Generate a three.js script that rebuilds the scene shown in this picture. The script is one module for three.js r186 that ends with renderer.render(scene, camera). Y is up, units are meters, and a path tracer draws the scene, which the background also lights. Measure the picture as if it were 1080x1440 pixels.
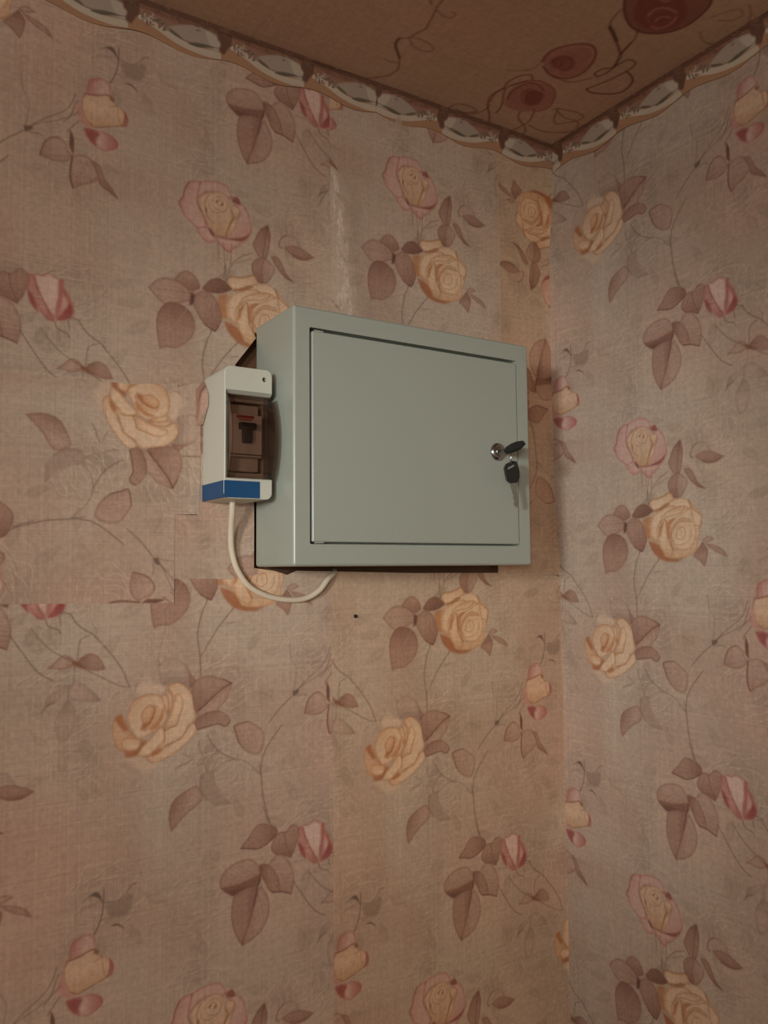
import * as THREE from 'three';
import { RoundedBoxGeometry } from 'three/addons/geometries/RoundedBoxGeometry.js';
import { TessellateModifier } from 'three/addons/modifiers/TessellateModifier.js';
import { mergeGeometries, mergeVertices, toCreasedNormals } from 'three/addons/utils/BufferGeometryUtils.js';
import { ImprovedNoise } from 'three/addons/math/ImprovedNoise.js';
import { Brush, Evaluator, SUBTRACTION } from 'three-bvh-csg';

// ------------------------------------------------------------------ camera, light, exposure
// x runs along the left wall (the corner is x = 0), z out of that wall; the box hangs with its underside BASE above the floor
const BASE = 1.62, CEIL = BASE + 0.595, SIZE = 3.3;
const scene = new THREE.Scene();
scene.background = new THREE.Color(0x000000);
const camera = new THREE.PerspectiveCamera(63.03, 1080 / 1440, 0.02, 20);
camera.position.set(-0.827, BASE - 0.0045, 0.8511);
camera.rotation.set(0.06936, -0.56219, -0.00861, 'YXZ');
scene.add(camera);
const renderer = new THREE.WebGLRenderer();
renderer.toneMapping = THREE.LinearToneMapping;
renderer.toneMappingExposure = 0.385;
renderer.shadowMap.enabled = true;
const ADDED_SPOT = { at: new THREE.Vector3(-1.84, BASE + 0.18, 1.136), aim: new THREE.Vector3(-0.11, BASE + 0.005, 0), radius: 0.1, color: new THREE.Color(0.95, 0.98, 0.92), power: 13.2, angle: 0.262 };   // added unseen spot; its narrow beam imitates lens falloff towards the frame edges
const FILL_GLOBE = { at: new THREE.Vector3(-2.3, BASE + 0.12, 2.5), radius: 0.14, color: new THREE.Color(0.95, 0.98, 0.92), power: 13.8 };   // ball lamp added unseen at the far end of the room for fill

// ------------------------------------------------------------------ helpers
function random(seed) { let s = seed >>> 0; return () => { s = (s + 0x6d2b79f5) >>> 0; let t = s; t = Math.imul(t ^ (t >>> 15), t | 1); t ^= t + Math.imul(t ^ (t >>> 7), t | 61); return ((t ^ (t >>> 14)) >>> 0) / 4294967296; }; }
const noise = new ImprovedNoise();
const names = new Map();
function numbered(name) { const n = names.get(name) || 0; names.set(name, n + 1); return n ? `${name}_${String(n).padStart(3, '0')}` : name; }
function mesh(name, geometry, material, parent = scene) {
  const m = new THREE.Mesh(geometry, material);
  m.name = numbered(name); m.castShadow = m.receiveShadow = true; parent.add(m);
  return m;
}
function thing(name, label, category, position = [0, 0, 0]) {
  const g = new THREE.Group(); g.name = numbered(name); g.position.set(...position);
  g.userData = { label, category }; scene.add(g);
  return g;
}
function structure(o, label) { o.userData.kind = 'structure'; if (label) o.userData.label = label; return o; }
function box(w, h, d, x, y, z, r = 0, seg = 2) {
  const g = r ? new RoundedBoxGeometry(w, h, d, seg, r) : new THREE.BoxGeometry(w, h, d);
  g.translate(x, y, z); return g;
}
const evaluator = new Evaluator(); evaluator.useGroups = false;
function cut(a, ...bs) {
  let A = new Brush(a); A.updateMatrixWorld();
  for (const b of bs) { const B = new Brush(b); B.updateMatrixWorld(); A = evaluator.evaluate(A, B, SUBTRACTION); }
  return A.geometry;
}
function canvas(w, h) { const c = document.createElement('canvas'); c.width = w; c.height = h; return c; }
function texture(c, srgb = true, wrap = THREE.ClampToEdgeWrapping) {
  const t = new THREE.CanvasTexture(c); if (srgb) t.colorSpace = THREE.SRGBColorSpace;
  t.wrapS = t.wrapT = wrap; t.magFilter = THREE.LinearFilter; t.anisotropy = 8; return t;
}

// ------------------------------------------------------------------ the printed wallpaper (flat print)
// ink colours of the print
const rgb = (r, g, b) => `rgb(${r}, ${g}, ${b})`;
const INK = {
  p1: rgb(224, 188, 158), p2: rgb(206, 161, 126), p3: rgb(209, 177, 153), o1: rgb(164, 98, 62), o2: rgb(184, 124, 82),
  l1: rgb(170, 131, 114), l2: rgb(136, 94, 79), l3: rgb(183, 149, 132), ld: rgb(98, 62, 49),
  g1: rgb(182, 153, 136), g2: rgb(154, 126, 110), g3: rgb(172, 145, 129),
  k0: rgb(220, 184, 172), k1: rgb(208, 168, 155), k2: rgb(194, 138, 126), k3: rgb(170, 98, 90), k4: rgb(148, 72, 69), kd: rgb(138, 78, 68),
  y1: rgb(214, 176, 148), y2: rgb(198, 154, 118), od: rgb(140, 92, 60), ln: rgb(160, 110, 74), st: rgb(106, 82, 68),
};
// every row: p a petal or leaf (fill from one ink to another along an angle), g a soft blot, s a stroke; outlines in tenths of a millimetre
const PRINTS = {
  A: [0, 0, `
g p3 p3 40|-177,-306 -169,-393 -89,-417 12,-389 94,-353 136,-299 54,-276 -107,-261
p g1 g2 90|52,-476 51,-566 133,-621 216,-625 321,-568 364,-473 376,-361 366,-321 260,-380 187,-396 115,-361 68,-395
p l1 l2 90|343,-546 386,-452 450,-385 398,-318 376,-300 375,-432
g p3 p2 48|-268,317 -150,322 -70,361 61,407 101,402 41,444 -49,481 -99,489 -169,426 -238,369
p p1 p2 200|443,51 454,124 412,190 338,252 245,321 142,368 61,397 -30,396 -71,351 -21,318 100,264 203,226 306,168 379,75
p p1 p2 200|135,-349 218,-378 302,-356 377,-279 414,-195 420,-103 442,-20 411,48 358,83 327,150 265,203 182,234 100,264 60,279 39,217 99,125 139,30 179,-106 198,-234
p p2 o2 30|-399,-45 -351,-98 -317,-114 -282,-33 -252,48 -172,134 -112,171 -132,227 -200,267 -279,263 -347,230 -386,149 -407,51
g o1 o1 24|-389,-73 -317,-114 -297,-34 -257,33 -286,64 -340,0
p p1 p2 270|-290,131 -202,131 -122,169 -151,244 -210,261 -279,239 -319,176
g o1 o1 24|-279,263 -161,257 -102,172 -67,181 -122,248 -170,310 -278,316
g o1 o1 24|-21,318 39,276 100,284 60,318 -1,336
p p1 p2 150|240,-271 293,-226 309,-134 273,-36 243,51 181,74 119,98 128,9 179,-66 209,-163
p p1 p2 230|98,46 120,167 59,239 -21,309 -81,331 -160,316 -122,248 -33,160 47,80
p p1 p2 230|-253,-10 -254,-108 -216,-211 -137,-263 -27,-283 64,-256 116,-171 138,-70 118,8 57,61 -33,111 -142,152 -202,92
p p1 p2 90|125,-320 188,-245 194,-124 159,-58 153,-168
p p1 p2 90|85,-274 136,-249 158,-147 148,-69 117,-111 96,-193
p p2 o2 40|-125,-76 -106,-123 -66,-168 -6,-163 15,-91 -24,-16 -64,19 -104,5
g o1 o1 24|-104,5 -54,0 -15,-45 10,-122 -6,-163 15,-161 25,-80 -24,3 -74,57 -133,70
p p1 p3 90|-104,74 -34,12 15,-81 30,-159 55,-137 46,-59 -4,25 -74,82
g o2 o2 16|-34,62 56,-38 86,-134 107,-112 97,-24 47,50 -23,82
s ln ln 6|119,98 181,74 243,51 273,-36 304,-124
s ln ln 6|120,247 203,221 275,205 327,140 358,83
s ln ln 6|-101,333 -31,322 39,276 100,224 120,157 98,56
s ln ln 4|-216,-221 -137,-268 -27,-283 75,-255
s ln ln 4|135,-349 218,-378 312,-356 387,-268 415,-175
s st st 6|226,503 288,466 350,449 414,422
s st st 4|287,336 339,372 392,389
s st st 4|-188,-316 -178,-384 -139,-406
s st st 6|51,-606 61,-565
p l1 l2 120|442,-58 409,-214 396,-288 446,-382 511,-414 615,-418 734,-378 841,-326 748,-284 629,-194 525,-105
p l3 l1 300|449,9 461,-50 525,-105 629,-194 748,-284 841,-326 815,-228 775,-144 709,-88 683,-41 565,-28
p l1 l2 240|436,33 539,-31 643,-51 749,-23 823,59 790,118 750,120 683,89 566,107 463,127
s ld ld 7|823,59 790,118 750,120 683,89 566,107 463,127
s ld ld 8|734,-378 841,-326 748,-284 629,-194 525,-105 448,-52
p l3 l1 160|863,132 938,109 1033,100 1130,154 1207,225 1214,340 1172,437 1124,456 1020,419 925,320 891,216
s ld ld 7|1033,100 938,109 863,132 891,216 925,320
g g1 g1 32|1299,369 1427,378 1313,454 1228,494 1214,455
s st st 7|573,187 632,298 725,395 871,475
s st st 4|476,231 483,305 516,394 594,453
s st st 5|529,432 542,507 581,561 653,570 725,506 871,481 993,515 1103,605 1166,682
s st st 8|1427,172 1284,349 1207,479 1180,615 1187,742 1208,933 1271,1170 1313,1265
s st st 5|1159,536 1173,689
p g2 g1 300|569,565 504,599 486,705 531,820 662,913 807,935 820,912 713,823 660,693 640,593
p l3 l2 200|168,955 228,799 454,689 519,843 354,961 194,1113
g g3 g3 16|518,673 582,585 660,693 820,937 609,905`],
  B: [60, 308, `
p k1 k2 200|-299,-299 -174,-325 -155,-291 -212,-153 -201,-60 -133,58 -94,155 -200,197 -295,142 -362,90 -391,12 -415,-39 -364,-117 -355,-195
s kd kd 7|-174,-325 -184,-313 -207,-173 -201,-60 -153,15 -103,138
s kd kd 8|-299,-299 -355,-195 -373,-115 -415,-39 -391,12
p k1 k1 90|-165,-327 -58,-358 60,-363 140,-334 181,-246 141,-207 41,-251 -106,-226 -211,-124 -203,-222
p k1 k2 60|181,-236 242,-250 303,-186 364,-131 406,-32 422,64 406,136 325,202 223,233 143,249 123,215 182,56 273,-42 273,-120 202,-162
p k1 k2 90|5,240 143,249 294,208 406,136 345,237 244,306 184,377 144,404 84,358 25,312
p k1 k2 120|-214,200 -94,164 -35,229 5,297 -63,335 -122,323 -190,261
p y1 y2 90|-182,-93 -154,-186 -57,-228 61,-256 141,-226 161,-124 202,-26 162,61 123,215 83,242 -15,215 -94,126 -153,15
p y1 p2 90|202,-153 273,-120 263,-39 202,3 182,-60
p y1 y2 90|253,-37 243,43 183,173 123,234 123,195 182,56
g kd kd 16|201,-231 262,-245 293,-174 242,-172 196,-191
g kd kd 16|-84,162 -35,200 5,249 -35,248 -74,208
g kd kd 16|163,245 304,206 406,136 325,231 244,248
s od od 8|113,226 133,164 172,59 212,-18 182,-70
s od od 6|-76,-204 -125,-116 -114,-13 -75,74 -16,100
s od od 4|-86,-115 -66,-43 -7,-18 92,-45 141,-119
s od od 4|-37,-127 -13,-185 61,-213 126,-165 127,-97 82,-48 13,-61 -37,-98
s od od 4|2,-136 32,-172 71,-162 82,-135 52,-109
g od od 12|-3,-149 27,-166 22,-140 2,-131
g od od 12|52,-118 81,-154 87,-126 62,-111
g od od 12|-124,-39 -110,-52 -100,-7 -114,6
s kd kd 6|5,240 83,242 143,249 294,208 406,136 422,64
s st st 5|20,313 30,388 35,493
s st st 5|134,416 134,493`],
  Bl: [67, 304, `
s st st 5|18,337 32,499 50,804
s st st 5|117,348 97,601 40,804
s st st 6|367,391 230,455 109,570
s st st 4|235,329 135,382
s st st 4|-109,470 -31,574 8,593
s st st 4|364,453 168,544 66,646
p l1 l2 270|549,25 453,105 392,222 370,297 441,414 533,424 566,289 582,137
s ld ld 6|549,40 513,237 487,419
p l1 l2 90|506,413 382,470 355,593 429,708 494,713 473,557
p l3 l1 90|506,421 473,557 494,713 541,701 618,586 622,495
p l1 l2 90|590,384 663,377 731,460 780,556 881,640 761,599 658,498
p g1 g1 90|686,242 708,154 799,90 903,105 968,218 811,228 721,262
s ld ld 6|721,262 686,242 708,154 781,95
p l1 l2 90|757,251 847,210 968,218 1133,290 1030,344 911,345 826,305`],
  C: [111, -155, `
p p1 p2 270|-369,-268 -317,-308 -214,-314 -67,-369 -15,-293 -154,-204 -319,-168
s ln ln 9|-369,-268 -317,-308 -214,-314 -67,-369
g o2 o2 32|-463,-74 -361,-103 -384,27 -366,175 -447,171 -485,23
p p1 p2 90|-384,11 -300,-134 -132,-229 59,-291 187,-255 271,-134 367,-63 354,55 307,206 282,339 130,415 -82,428 -206,380 -265,245 -366,175
g o1 o1 20|-407,206 -286,244 -205,330 -144,416 87,443 -62,470 -248,427 -368,306
p p1 p2 0|-363,-21 -238,-149 -49,-210 56,-157 -156,-47 -262,48 -264,212 -345,160
p p1 p2 270|-240,-17 -134,-129 100,-198 206,-153 54,-73 -116,4
p p1 p2 60|-254,180 -242,98 -156,-47 -132,-13 -115,186 -38,323 -81,403 -205,330
p p1 p2 240|-76,122 -32,24 97,-55 246,0 287,120 240,270 110,330 5,308 -57,239
p p1 p2 200|208,-237 357,-81 354,55 267,35 227,-119
g o2 o2 12|-241,49 -178,-15 -200,67 -222,149 -253,164
g o2 o2 12|-115,-12 12,-58 -74,39 -77,188 -119,170
s ln ln 9|-156,-47 -132,-13 -115,186 -48,322
s ln ln 9|-38,323 -78,205 -44,90 53,-6 203,-1
s ln ln 7|7,159 30,76 116,63 135,147 70,203 -14,174
s ln ln 6|-56,173 -16,257 90,263 199,201 223,84
s ln ln 7|-262,48 -156,-64 55,-107 142,-172
s ln ln 7|208,-254 249,-152 357,-81
s ln ln 9|355,4 354,55 309,87
s ln ln 9|-206,380 -82,433 87,429
g ln ln 12|-361,-152 -237,-182 -111,-245 -69,-227 -196,-164
p l1 l2 60|-973,-154 -895,-248 -798,-269 -711,-195 -682,-113 -781,-68 -897,-120
p l3 l1 0|-1239,-21 -1163,-112 -1030,-164 -877,-119 -781,-36 -802,43 -957,101 -1072,127 -1165,60
p l1 l2 270|-1115,611 -1150,421 -1149,265 -1072,127 -957,93 -823,138 -746,254 -748,382 -828,504 -944,576 -1058,584
s l3 l3 7|-822,122 -921,293 -1018,398
p l1 l2 60|-763,13 -663,-88 -544,-60 -465,57 -437,204 -510,339 -629,276 -725,143
p l2 ld 60|-662,-113 -561,-231 -440,-253 -319,-168 -422,-105 -564,-85
g ld ld 16|-781,-52 -742,-35 -763,77 -803,91
s l2 l2 6|-566,101 -547,167
s l3 l3 10|-762,-35 -683,-81
s ld ld 7|-629,276 -510,339 -469,268
p l1 l2 270|387,531 323,460 237,404 304,324 371,242 435,330 422,431
p l3 l1 300|415,261 525,284 635,341 690,421 567,371 458,306
p l3 l3 300|372,225 439,178 527,207 415,253
s st st 5|-388,-350 -397,-432 -420,-269`],
  Cs: [0, 0, `
s st st 8|571,-1242 493,-1045 456,-849 483,-650 497,-427
s st st 7|865,-1133 678,-913 522,-672 483,-625
s st st 5|731,-974 798,-1059
s st st 5|771,-959 866,-968`],
  D: [182, 149, `
g k3 k3 24|80,-159 145,-93 230,83 191,202 86,236 84,73
p k2 k3 200|-213,-174 -151,-185 -125,-88 -88,17 -131,15 -194,-16 -234,-60 -243,-126
p k4 k3 60|-202,-15 -147,27 -97,180 -137,144 -177,83
p k2 k3 60|-139,34 -60,54 -11,140 51,246 -9,242 -65,192 -114,106
p k1 k2 90|121,-63 172,23 181,74 133,142 86,210 70,221 100,105 115,16
p k4 k3 90|188,38 226,119 183,199 70,238 117,171 157,113
p k0 k1 90|-128,-198 -64,-189 -10,-220 55,-189 112,-165 113,-88 110,-1 88,115 58,215 22,186 -27,109 -76,14 -118,-89 -139,-162
g k3 k3 16|87,-170 136,-178 117,-80 107,17 84,107 62,214 60,111 82,4 81,-82
s kd kd 5|-135,-197 -65,-191 -18,-232 54,-258
s kd kd 6|-139,-171 -118,-81 -76,14 -27,109 54,232
s st st 8|55,249 72,307 120,334 169,352 194,388
s st st 7|175,222 184,264 192,306
s st st 5|-8,302 16,341
s st st 3|191,202 256,205 313,187`],
  Dl: [176, 157, `
p l1 l2 0|-819,-153 -725,-253 -643,-351 -546,-367 -419,-314 -391,-234 -504,-153 -615,-116 -725,-136
s ld ld 7|-819,-153 -725,-136 -615,-116 -504,-153 -405,-224
p l1 l2 90|-462,-95 -433,-178 -363,-248 -291,-242 -219,-301 -146,-276 -132,-190 -176,-44 -234,47 -320,6 -419,-25
s ld ld 5|-305,-245 -291,-128 -219,50
p l3 l1 90|-1037,214 -1044,128 -979,32 -859,-19 -724,-31 -628,37 -587,156 -724,191 -845,216
p l2 ld 90|-1037,214 -845,216 -724,191 -587,156 -600,253 -764,281 -898,315
p l1 l2 0|-796,847 -870,721 -910,591 -917,456 -885,318 -764,269 -614,238 -587,169 -641,380 -709,599 -776,767
p l3 l1 180|-796,847 -776,767 -709,599 -641,380 -587,268 -503,409 -482,525 -517,654 -600,759 -709,819
p l3 l1 90|-490,63 -405,-9 -306,21 -220,139 -191,271 -205,370 -220,436 -349,391 -461,368 -531,242 -573,159 -601,67
p l1 l2 180|-601,54 -490,75 -405,179 -363,300 -349,391 -475,359 -531,254 -587,156
s ld ld 9|-587,156 -628,309 -669,473
s ld ld 7|-461,368 -349,385 -220,436
s l3 l3 9|-483,-49 -552,51
s st st 7|-553,-550 -525,-457 -490,-364
s st st 7|-205,294 -90,469 57,666 191,753`],
  E: [-65, 222, `
g k2 k2 24|-224,76 -187,-3 -146,106 -115,193 -46,251 -124,260 -193,222 -233,133
p k1 k3 200|-126,-147 -113,-233 -44,-277 35,-289 97,-235 118,-149 58,-123 -31,-104 -134,-69
p k3 k2 90|243,-18 285,54 276,133 225,161 244,74
p y1 y2 90|-168,-28 -120,-86 -22,-112 58,-133 98,-133 150,-60 232,-10 249,75 224,150 143,180 43,215 -46,241 -125,190 -161,102
g y1 y1 24|-99,-21 39,-67 80,3 22,109 -77,124
p k1 k3 0|-153,282 -75,273 4,274 74,273 166,317 187,383 137,430 67,460 -13,453 -102,384
g k4 k4 24|-153,282 -65,276 5,304 -34,363 -23,436 -102,384
s kd kd 9|-135,-79 -31,-99 68,-130 119,-128
s od od 7|254,26 244,105 214,158 143,180 43,215 -46,241 -115,203
g od od 12|89,-105 119,-128 149,-111 129,-75
s od od 5|100,-12 140,-32 171,-45 182,28 193,112 214,148
s kd kd 7|-168,-28 -145,-91
s st st 10|182,-684 179,-531 165,-432 136,-347 96,-270
p st st 0|-9,-591 60,-648 131,-653 179,-536 132,-602 60,-632
s st st 6|204,-546 339,-549 443,-653 496,-673
p st st 0|238,-314 321,-321 390,-249 322,-301
s g2 g2 7|-97,-474 -18,-522 112,-550
s st st 7|-225,17 -253,98 -289,196 -354,276
s st st 7|-202,219 -250,275 -315,365
g g2 g2 24|205,-531 339,-539 423,-594 466,-544 425,-407 289,-385 216,-442`],
  El: [-64, 222, `
s st st 6|-249,-64 -285,58 -360,161 -520,275 -641,376 -689,422
s st st 6|-207,118 -296,198 -421,274 -605,359 -676,426
s st st 4|-765,-111 -732,67 -681,159 -691,296 -713,422
s st st 7|-700,439 -783,508 -899,605 -1013,733
s st st 6|-676,466 -591,456 -547,471
g st st 12|-725,412 -653,393 -652,433 -712,469
p l3 l1 160|-574,673 -546,552 -480,467 -393,444 -329,495 -315,559 -276,604 -338,674 -438,693 -513,684
s ld ld 6|-574,673 -546,552 -480,467 -393,444
p ld l2 90|-293,335 -260,422 -258,572 -297,527 -298,446
p l3 l1 90|-258,934 -298,814 -276,631 -213,574 -110,575 -43,669 -16,760 -80,830 -182,882
s ld ld 9|-270,589 -286,797 -258,927
p l1 l2 90|-90,598 -4,632 50,758 131,850 186,942 78,876 -1,826 -29,708
g g1 g1 40|36,664 196,681 292,798 213,929 131,836`],
  G: [-75, -65, `
p l3 l1 0|-274,47 -213,-4 -137,-69 -68,-55 -18,4 -67,46 -144,61 -212,46
p l1 l2 180|-13,19 40,-38 119,-74 201,-38 268,84 182,94 82,66
g od od 16|-48,-13 -9,-11 31,22 82,77 2,51 -38,28
s st st 6|-427,-344 -350,-241 -253,-136 -137,-59 -18,9 102,88 265,182 410,260 509,279
s st st 8|509,279 471,198 450,133 344,-30 167,-236 137,-268 56,-313 -25,-388 -75,-466 -192,-495
s st st 6|127,-258 57,-231 18,-192 1,-20
s st st 3|-23,29 -30,190 -83,256 -81,337
s st st 4|167,-236 176,-308 135,-361 155,-412
p g1 g2 160|-300,436 -265,311 -170,259 -45,199 -102,265 -197,367 -282,418
s st st 6|-318,464 -282,399 -206,366
p g1 g2 0|-73,257 -35,205 44,206 165,307 227,389 96,388 -52,349
p g1 g2 270|-152,749 -194,546 -81,347 -11,464 -28,623 -94,735
s g2 g2 5|-35,190 -81,337 -155,570 -157,698
s st st 5|359,344 410,318`],
};

const PAPER = rgb(183, 155, 137);
const LATTICE = [292, -281], PITCH = [584, 560];                 // half-drop repeat of the pattern in mm
function spline(ctx, pts, closed) {
  const n = pts.length, at = (i) => (closed ? pts[(i + n) % n] : pts[Math.max(0, Math.min(n - 1, i))]);
  const soft = (i) => {                                            // how smoothly the outline runs through a point: tips of leaves stay pointed
    const a = at(i - 1), b = at(i), c = at(i + 1), ux = b[0] - a[0], uy = b[1] - a[1], vx = c[0] - b[0], vy = c[1] - b[1];
    return (ux * vx + uy * vy) / (Math.hypot(ux, uy) * Math.hypot(vx, vy) + 1e-9) < 0.15 ? 0.02 : 1 / 6;
  };
  ctx.beginPath(); ctx.moveTo(...pts[0]);
  for (let i = 0; i < (closed ? n : n - 1); i++) {
    const a = at(i - 1), b = at(i), c = at(i + 1), d = at(i + 2), p = soft(i), q = soft(i + 1);
    ctx.bezierCurveTo(b[0] + (c[0] - a[0]) * p, b[1] + (c[1] - a[1]) * p, c[0] - (d[0] - b[0]) * q, c[1] - (d[1] - b[1]) * q, c[0], c[1]);
  }
}
function readRows(text) {
  return text.trim().split('\n').map((row) => {
    const [head, list] = row.split('|'), [kind, a, b, k] = head.split(' ');
    return { kind, a, b, k: +k, pts: list.split(' ').map((q) => q.split(',').map((v) => +v / 10)) };
  });
}
const ROWS = Object.values(PRINTS).map(([x, y, text]) => ({ x, y, rows: readRows(text) }));
function drawRow(ctx, { kind, a, b, k, pts }, pxPerMm) {
  ctx.save();
  if (kind === 's') {
    spline(ctx, pts, false);
    ctx.strokeStyle = INK[a]; ctx.lineWidth = Math.max(0.45, k / 10); ctx.lineCap = 'round'; ctx.globalAlpha = 0.88; ctx.stroke();
  } else if (kind === 'g') {
    ctx.filter = `blur(${(k / 10) * 0.42 * pxPerMm}px)`;
    spline(ctx, pts, true); ctx.fillStyle = INK[a]; ctx.globalAlpha = 0.85; ctx.fill();
  } else {
    let x0 = 1e9, x1 = -1e9, y0 = 1e9, y1 = -1e9;
    for (const [x, y] of pts) { x0 = Math.min(x0, x); x1 = Math.max(x1, x); y0 = Math.min(y0, y); y1 = Math.max(y1, y); }
    const c = Math.cos(k * Math.PI / 180), s = Math.sin(k * Math.PI / 180), h = (Math.abs(c) * (x1 - x0) + Math.abs(s) * (y1 - y0)) / 2, cx = (x0 + x1) / 2, cy = (y0 + y1) / 2;
    const g = ctx.createLinearGradient(cx - c * h, cy - s * h, cx + c * h, cy + s * h);
    g.addColorStop(0, INK[a]); g.addColorStop(0.45, INK[a]); g.addColorStop(1, INK[b]);
    spline(ctx, pts, true); ctx.fillStyle = g; ctx.globalAlpha = 0.88; ctx.fill();
    if (b !== 'st') {                                              // wash pooled along the rim, as in a watercolour
      ctx.save(); ctx.clip(); ctx.filter = `blur(${1.1 * pxPerMm}px)`; ctx.globalAlpha = 0.55; ctx.lineWidth = 2.2;
      ctx.strokeStyle = a[0] === 'p' ? INK.o2 : a[0] === 'y' ? INK.y2 : a[0] === 'k' ? INK.k3 : a[0] === 'g' ? INK.g2 : INK.l2; ctx.stroke(); ctx.restore();
 ctx.strokeStyle = a[0] === 'p' || a[0] === 'y' ? INK.ln : a[0] === 'k' ? INK.k3 : a[0] === 'g' ? INK.g2 : INK.l2; ctx.globalAlpha = 0.5; ctx.lineWidth = 0.6; ctx.stroke();
      if ((a === 'l1' || a === 'l3') && (x1 - x0) * (y1 - y0) > 420) {  // printed veins of the larger leaves
        let tip = pts[0], foot = pts[0], far = 0;
        for (const p of pts) for (const q of pts) { const d = Math.hypot(p[0] - q[0], p[1] - q[1]); if (d > far) { far = d; tip = p; foot = q; } }
        const ux = (tip[0] - foot[0]) / far, uy = (tip[1] - foot[1]) / far;
        ctx.clip(); ctx.strokeStyle = INK.l2; ctx.lineWidth = 0.5; ctx.globalAlpha = 0.45; ctx.beginPath();
        ctx.moveTo(foot[0] + ux * 2, foot[1] + uy * 2); ctx.lineTo(tip[0] - ux * 2, tip[1] - uy * 2);
        for (let v = 1; v < 6; v++) for (const e of [-1, 1]) { const bx = foot[0] + ux * far * v / 6.5, by = foot[1] + uy * far * v / 6.5, l = far * 0.3; ctx.moveTo(bx, by); ctx.quadraticCurveTo(bx + (ux - uy * e) * l * 0.5, by + (uy + ux * e) * l * 0.5, bx + (ux * 1.4 - uy * e * 0.9) * l, by + (uy * 1.4 + ux * e * 0.9) * l); }
        ctx.stroke();
      }
    }
  }
  ctx.restore();
}
function ghostRose(ctx, x, y, r, rnd) {                           // the faint tone-on-tone roses of the ground
  ctx.save(); ctx.translate(x, y);
  ctx.globalAlpha = 0.08; ctx.fillStyle = rgb(138, 116, 97); ctx.filter = `blur(${r * 0.06}px)`;
  for (let i = 0; i < 7; i++) { const a = rnd() * 6.3, q = r * (0.25 + 0.5 * rnd()); ctx.beginPath(); ctx.ellipse(Math.cos(a) * q, Math.sin(a) * q, r * 0.5, r * 0.32, rnd() * 3, 0, 6.3); ctx.fill(); }
  ctx.filter = 'none'; ctx.lineCap = 'round';
  for (let ring = 1; ring < 5; ring++) for (let k = 0, n = 2 + ring; k < n; k++) {                // overlapping petals, ring by ring
    const a0 = ((k + 0.35 * ring + 0.3 * rnd()) / n) * 6.283, w = 6.283 / n * 1.25, q = r * (0.12 + 0.22 * ring), pts = [];
    for (let i = 0; i <= 6; i++) { const t = a0 + w * i / 6, b = q * (0.8 + 0.26 * Math.sin(Math.PI * i / 6) + 0.05 * Math.sin(i * 2.3 + k)); pts.push([Math.cos(t) * b, Math.sin(t) * b * 0.86]); }
    spline(ctx, pts, false); ctx.globalAlpha = 0.5; ctx.strokeStyle = rgb(216, 194, 174); ctx.lineWidth = 2; ctx.stroke();
    ctx.translate(1.2, 1.4); spline(ctx, pts, false); ctx.globalAlpha = 0.3; ctx.strokeStyle = rgb(146, 122, 102); ctx.stroke(); ctx.translate(-1.2, -1.4);
  }
  for (let i = 0; i < 5; i++) {
    const a = rnd() * 6.3; ctx.save(); ctx.rotate(a); ctx.translate(r * 1.05, 0); ctx.globalAlpha = 0.2; ctx.fillStyle = rgb(140, 119, 100);
    ctx.beginPath(); ctx.moveTo(0, 0); ctx.quadraticCurveTo(r * 0.3, -r * 0.3, r * 0.75, 0); ctx.quadraticCurveTo(r * 0.3, r * 0.3, 0, 0); ctx.fill();
    ctx.globalAlpha = 0.3; ctx.strokeStyle = rgb(207, 179, 156); ctx.lineWidth = 1.2; ctx.beginPath(); ctx.moveTo(0, 0); ctx.lineTo(r * 0.7, 0); ctx.stroke(); ctx.restore();
  }
  ctx.restore();
}
function linen(ctx, w, h, seed, strength) {                        // woven grain: fine broken threads both ways
  const rnd = random(seed), img = ctx.getImageData(0, 0, w, h), d = img.data, row = new Float32Array(h), col = new Float32Array(w);
  for (let i = 0; i < h; i++) row[i] = rnd() - 0.5;
  for (let i = 0; i < w; i++) col[i] = rnd() - 0.5;
  for (let y = 0; y < h; y++) for (let x = 0; x < w; x++) {
    const m = 0.5 + 0.5 * noise.noise(x / 26, y / 26, seed), q = 1 + strength * (row[y] * m + col[x] * (1 - m) + 0.7 * (rnd() - 0.5) + 0.5 * noise.noise(x / 7, y / 7, seed + 9.5)), i = (y * w + x) * 4;
    d[i] *= q; d[i + 1] *= q; d[i + 2] *= q;
  }
  ctx.putImageData(img, 0, 0);
}
const TILE = 1.75, TW = Math.round(PITCH[0] * TILE), TH = Math.round(PITCH[1] * TILE);
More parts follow.
